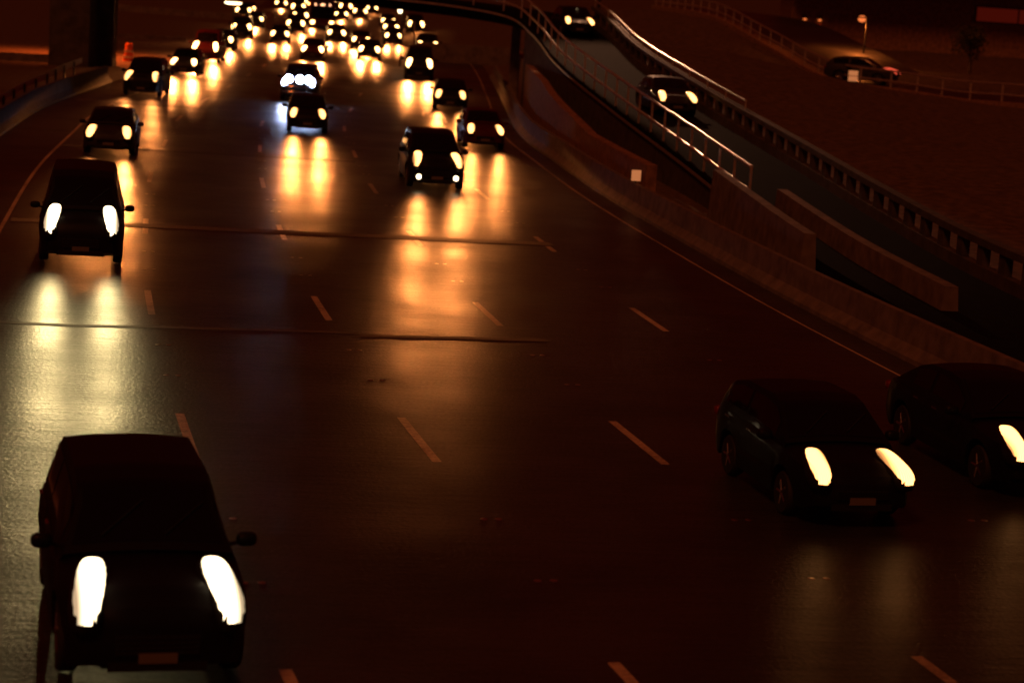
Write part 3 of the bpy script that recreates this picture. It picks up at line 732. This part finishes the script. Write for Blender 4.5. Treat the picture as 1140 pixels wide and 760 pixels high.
# angular beam mask, no built shield: cut off towards the motorway and beyond the foot of the ramp
l.use_nodes = True; nt = l.node_tree; tc = nt.nodes.new('ShaderNodeTexCoord'); sp = nt.nodes.new('ShaderNodeSeparateXYZ'); nt.links.new(tc.outputs['Normal'], sp.inputs[0])
mn = nt.nodes.new('ShaderNodeMath'); mn.operation = 'MINIMUM'; mn.inputs[1].default_value = 0; nt.links.new(sp.outputs['Y'], mn.inputs[0])
ma = nt.nodes.new('ShaderNodeMath'); ma.operation = 'MULTIPLY_ADD'; ma.inputs[1].default_value = .5; nt.links.new(mn.outputs[0], ma.inputs[0]); nt.links.new(sp.outputs['X'], ma.inputs[2]); xs = ma.outputs[0]
outs = []
for ax, a0, a1 in (('X', .03, .05), ('X', -.06, -.13), ('Y', .10, .16)):
    mr = nt.nodes.new('ShaderNodeMapRange'); mr.interpolation_type = 'SMOOTHSTEP'; nt.links.new(xs if (ax, a0) == ('X', .03) else sp.outputs[ax], mr.inputs['Value'])
    mr.inputs['From Min'].default_value = a0; mr.inputs['From Max'].default_value = a1; mr.inputs['To Min'].default_value = 1; mr.inputs['To Max'].default_value = 0; outs.append(mr.outputs[0])
mm = nt.nodes.new('ShaderNodeMath'); mm.operation = 'MULTIPLY'; nt.links.new(outs[0], mm.inputs[0]); nt.links.new(outs[1], mm.inputs[1]); m3 = nt.nodes.new('ShaderNodeMath'); m3.operation = 'MULTIPLY'; nt.links.new(mm.outputs[0], m3.inputs[0]); nt.links.new(outs[2], m3.inputs[1]); nt.links.new(m3.outputs[0], nt.nodes['Emission'].inputs['Strength'])
o = bpy.data.objects.new('street_light', l); COL.objects.link(o); o.parent = r; o.location = (-.3, -1.8, 8.36)
aim = Vector((6.6, 77, .8))-Vector((q[0]-.3, q[1]-1.8, 12.5))
o.rotation_euler = aim.to_track_quat('-Z', 'Y').to_euler()
# plain thin pole
p = tag(empty('sign_pole', (-8.13, 148, 0)), 'thin bare steel pole between the fourth lane and the right barrier', 'pole')
MB().tube([(0, 0, 0), (0, 0, 3.2)], .05, 8).build('shaft', M['galv'], p, True); MB().box((0, 0, .03), (.25, .25, .06)).build('base_plate', M['dark_metal'], p)

# ------------------------------------------------------------------ upper road on the right
up = Path([(9.5, 170, 5.0), (12.69, 150, 4.75), (14.92, 135, 3.45), (17.71, 122, 2.05), (20.1, 118, 2.0), (22.63, 112, 1.95), (24.75, 108, 2.1), (30, 98, 2.0), (38, 86, 1.9)], 1)
uz = lambda t: float(up.at(t)[2])
tag(MB().grid([[(*up.off(t, o), uz(t)+.12) for o in (-.4, -7.0)] for t in samples(0, up.len, 1.5)]).build('upper_road', M['asphalt']), kind='structure')
ur = tag(empty('bridge_railing', tuple(up.at(0))), 'two rail steel railing along the edge of the upper road', 'railing')
root_loc = Vector(ur.location)
for dz in (.50, 1.05):
    child(MB().tube([(*up.off(t, .1), uz(t)+dz) for t in samples(0, up.len, 1.2)], .05, 8), 'rail', M['galv'], ur, smooth=True)
for t in np.arange(.5, up.len, 2.5):
    q = up.off(t, .1); child(MB().box((q[0], q[1], uz(t)+.5), (.09, .09, 1.15)), 'post', M['galv'], ur)
# wall under the upper road edge
mb = MB(); mb.grid([[(*up.off(t, .35), uz(t)-1.2), (*up.off(t, .35), uz(t)+.14), (*up.off(t, -.4), uz(t)+.14), (*up.off(t, -.4), uz(t)-1.2), (*up.off(t, .35), uz(t)-1.2)] for t in samples(0, up.len, 1.5)])
tag(mb.build('upper_road_wall', M['brick']), 'brown masonry wall holding the edge of the upper road', 'wall', kind='thing')
# lit direction sign and small lamps at its foot
sg = tag(empty('lit_sign', (17.85, 119.2, 1.9)), 'small lit orange sign board with two panels below the upper railing', 'sign')
for dz in (.55, .86): MB().box((0, 0, dz), (.52, .06, .27)).build('panel', M['sign_glow'], sg)
for x in (-.2, .2): MB().box((x, .06, .45), (.05, .05, 1.0)).build('leg', M['dark_metal'], sg)
hb = place_car('hatch', 20.3, 121.6, 'graphite', 'dim', 'grey hatchback stopped on the upper road behind the lit sign', 'car', 'hatchback_car', 'cars on the upper road', rz=R(70), z=2.12, beams=0)
for ch in list(hb.children):
    if ch.name.startswith('headlamp'):
        for g_ in ch.children: g_.material_slots[0].material = M['red_lamp']
# building with lit window strip, canopy wall with two wall lamps
bd = tag(empty('roadside_building', (34, 160, 2.8)), 'long low dark building with a flat roof above the upper road', 'building')
MB().box((0, 4, 2.2), (30, 8, 7.0)).build('wall', M['brick'], bd)
MB().box((0, 2.5, 5.86), (32, 12, .3)).build('roof', M['roof'], bd)
w = MB().box((1.7, -.035, 3.4), (6.2, .07, 1.0)).build('window', M['window_red'], bd)
fr = MB()
for x in (-1.44, 1.7, 4.84): fr.box((x, -.07, 3.4), (.10, .14, 1.2))
for z in (2.86, 3.94): fr.box((1.7, -.065, z), (6.0, .12, .08))
fr.build('window_frame', M['dark_metal'], w)
for x in (-14.0, -12.9):
    l = MB().box((x, -.09, 2.35), (.22, .18, .3)).build('wall_lamp', M['dark_metal'], bd)
    MB().pod((x, -.12, 2.18), (.13, .1, .08), .8, 8).build('bulb', M['lamp_orange'], l, True)
    ld = bpy.data.lights.new('wall_light', 'SPOT'); ld.energy = 60 if x < -13.5 else 30; ld.color = (1, .10, .015); ld.spot_size = R(80); ld.spot_blend = .8; ld.shadow_soft_size = .05
    lo = bpy.data.objects.new('wall_light', ld); COL.objects.link(lo); lo.parent = bd; lo.location = (x, -.30, 2.08); lo.rotation_euler = (R(18), 0, 0)
# tree lit by the lamp
def tree(x, y, z, H, rad, label):
    r = tag(empty('roadside_tree', (x, y, z)), label, 'tree')
    tr = MB().tube([(0, 0, -.2), (.05, 0, H*.35), (-.05, .1, H*.6)], [.14, .10, .06], 8)
    for k in range(6):
        a = k*1.05; tr.tube([(0, 0, H*(.35+.04*k)), (math.cos(a)*rad*.6, math.sin(a)*rad*.6, H*(.6+.05*k))], [.05, .02], 5)
    tr.build('trunk', M['bark'], r, True)
    m = MB(); rnd = random.Random(3)
    cl = [(math.cos(a)*rad*.55*rnd.random(), math.sin(a)*rad*.55*rnd.random(), H*(.55+.4*rnd.random())) for a in np.linspace(0, 12, 16)]
    for c in cl:
        for _ in range(110):
            v = Vector((rnd.gauss(0, 1), rnd.gauss(0, 1), rnd.gauss(0, .7)))*rad*.2; p = Vector(c)+v
            a, b = Vector((rnd.gauss(0, 1), rnd.gauss(0, 1), rnd.gauss(0, 1))).normalized()*.10, Vector((rnd.gauss(0, 1), rnd.gauss(0, 1), rnd.gauss(0, 1))).normalized()*.06
            m.add([p-a, p+b, p+a, p-b], [(0, 1, 2, 3)])
    m.build('crown', M['leaf'], r, recalc=False)
tree(27.6, 136, 2.1, 3.4, 1.5, 'small leafy tree beside the upper road catching lamp light')

# ------------------------------------------------------------------ background on the left
def wall(name, a, b, h, t, mat, label, cat='wall', z=-.03):
    a, b = Vector((*a, 0)), Vector((*b, 0)); d = b-a
    o = MB().box((0, 0, h/2), (d.length, t, h)).build(name, mat)
    o.location = (*((a+b)/2).xy, z); o.rotation_euler = (0, 0, math.atan2(d.y, d.x)); return tag(o, label, cat)
wall('roadside_wall', (-46, 121), (-27.9, 126.5), .45, .4, M['concrete'], 'low orange lit wall running into the dark bridge pier')
wall('roadside_wall', (-46, 232), (-30, 226), .7, .4, M['concrete'], 'low wall lit along its top far behind the orange barrel')
wall('roadside_wall', (-36, 165), (-27.0, 168), .3, .3, M['concrete'], 'low kerb like wall behind the orange barrel')
wall('roadside_wall', (-8.5, 160), (6, 164), 1.4, .5, M['concrete'], 'plain concrete wall behind the thin bare pole')

# ------------------------------------------------------------------ world
w = bpy.data.worlds.new('World'); scene.world = w; w.use_nodes = True; nt = w.node_tree
bg = nt.nodes['Background']
sky = nt.nodes.new('ShaderNodeTexSky'); sky.sky_type = 'NISHITA'; sky.sun_disc = False
sky.sun_elevation = R(-4); sky.sun_rotation = R(205)
mix = nt.nodes.new('ShaderNodeMix'); mix.data_type = 'RGBA'; mix.blend_type = 'ADD'; mix.inputs['Factor'].default_value = 1
nt.links.new(sky.outputs['Color'], mix.inputs['A'])
mix.inputs["B"].default_value = (.6, .014, .002, 1)          # sodium glow of the city in the night sky
nt.links.new(mix.outputs['Result'], bg.inputs['Color'])
bg.inputs['Strength'].default_value = .05

# faint orange fill added behind the viewer to lift the dashes and concrete
sl = bpy.data.lights.new('night_fill', 'SUN'); sl.energy = .46; sl.color = (1, .20, .045); sl.angle = R(12)
so = bpy.data.objects.new('night_fill', sl); COL.objects.link(so)
so.rotation_euler = Vector((.35, .75, -.9)).to_track_quat('-Z', 'Y').to_euler()
# ------------------------------------------------------------------ camera
cam = bpy.data.cameras.new('camera'); co = bpy.data.objects.new('camera', cam); COL.objects.link(co)
cam.sensor_width = 36; cam.lens = 36*2377.8/1140; cam.clip_end = 4000; cam.clip_start = .5
pitch, roll = .17175, .067523
m = Matrix.Translation((0, 0, 7.1266)) @ Matrix.Rotation(math.pi/2-pitch, 4, 'X') @ Matrix.Rotation(roll, 4, 'Z')
co.matrix_world = m
cam.dof.use_dof = True; cam.dof.focus_distance = 38; cam.dof.aperture_fstop = 1.05
scene.camera = co
scene.render.engine = 'CYCLES'
scene.cycles.use_denoising = True
scene.cycles.max_bounces = 5; scene.cycles.diffuse_bounces = 2; scene.cycles.glossy_bounces = 3
scene.cycles.sample_clamp_indirect = 4
scene.view_settings.view_transform = 'Standard'; scene.view_settings.look = 'None'
scene.view_settings.exposure = 0; scene.view_settings.gamma = 1
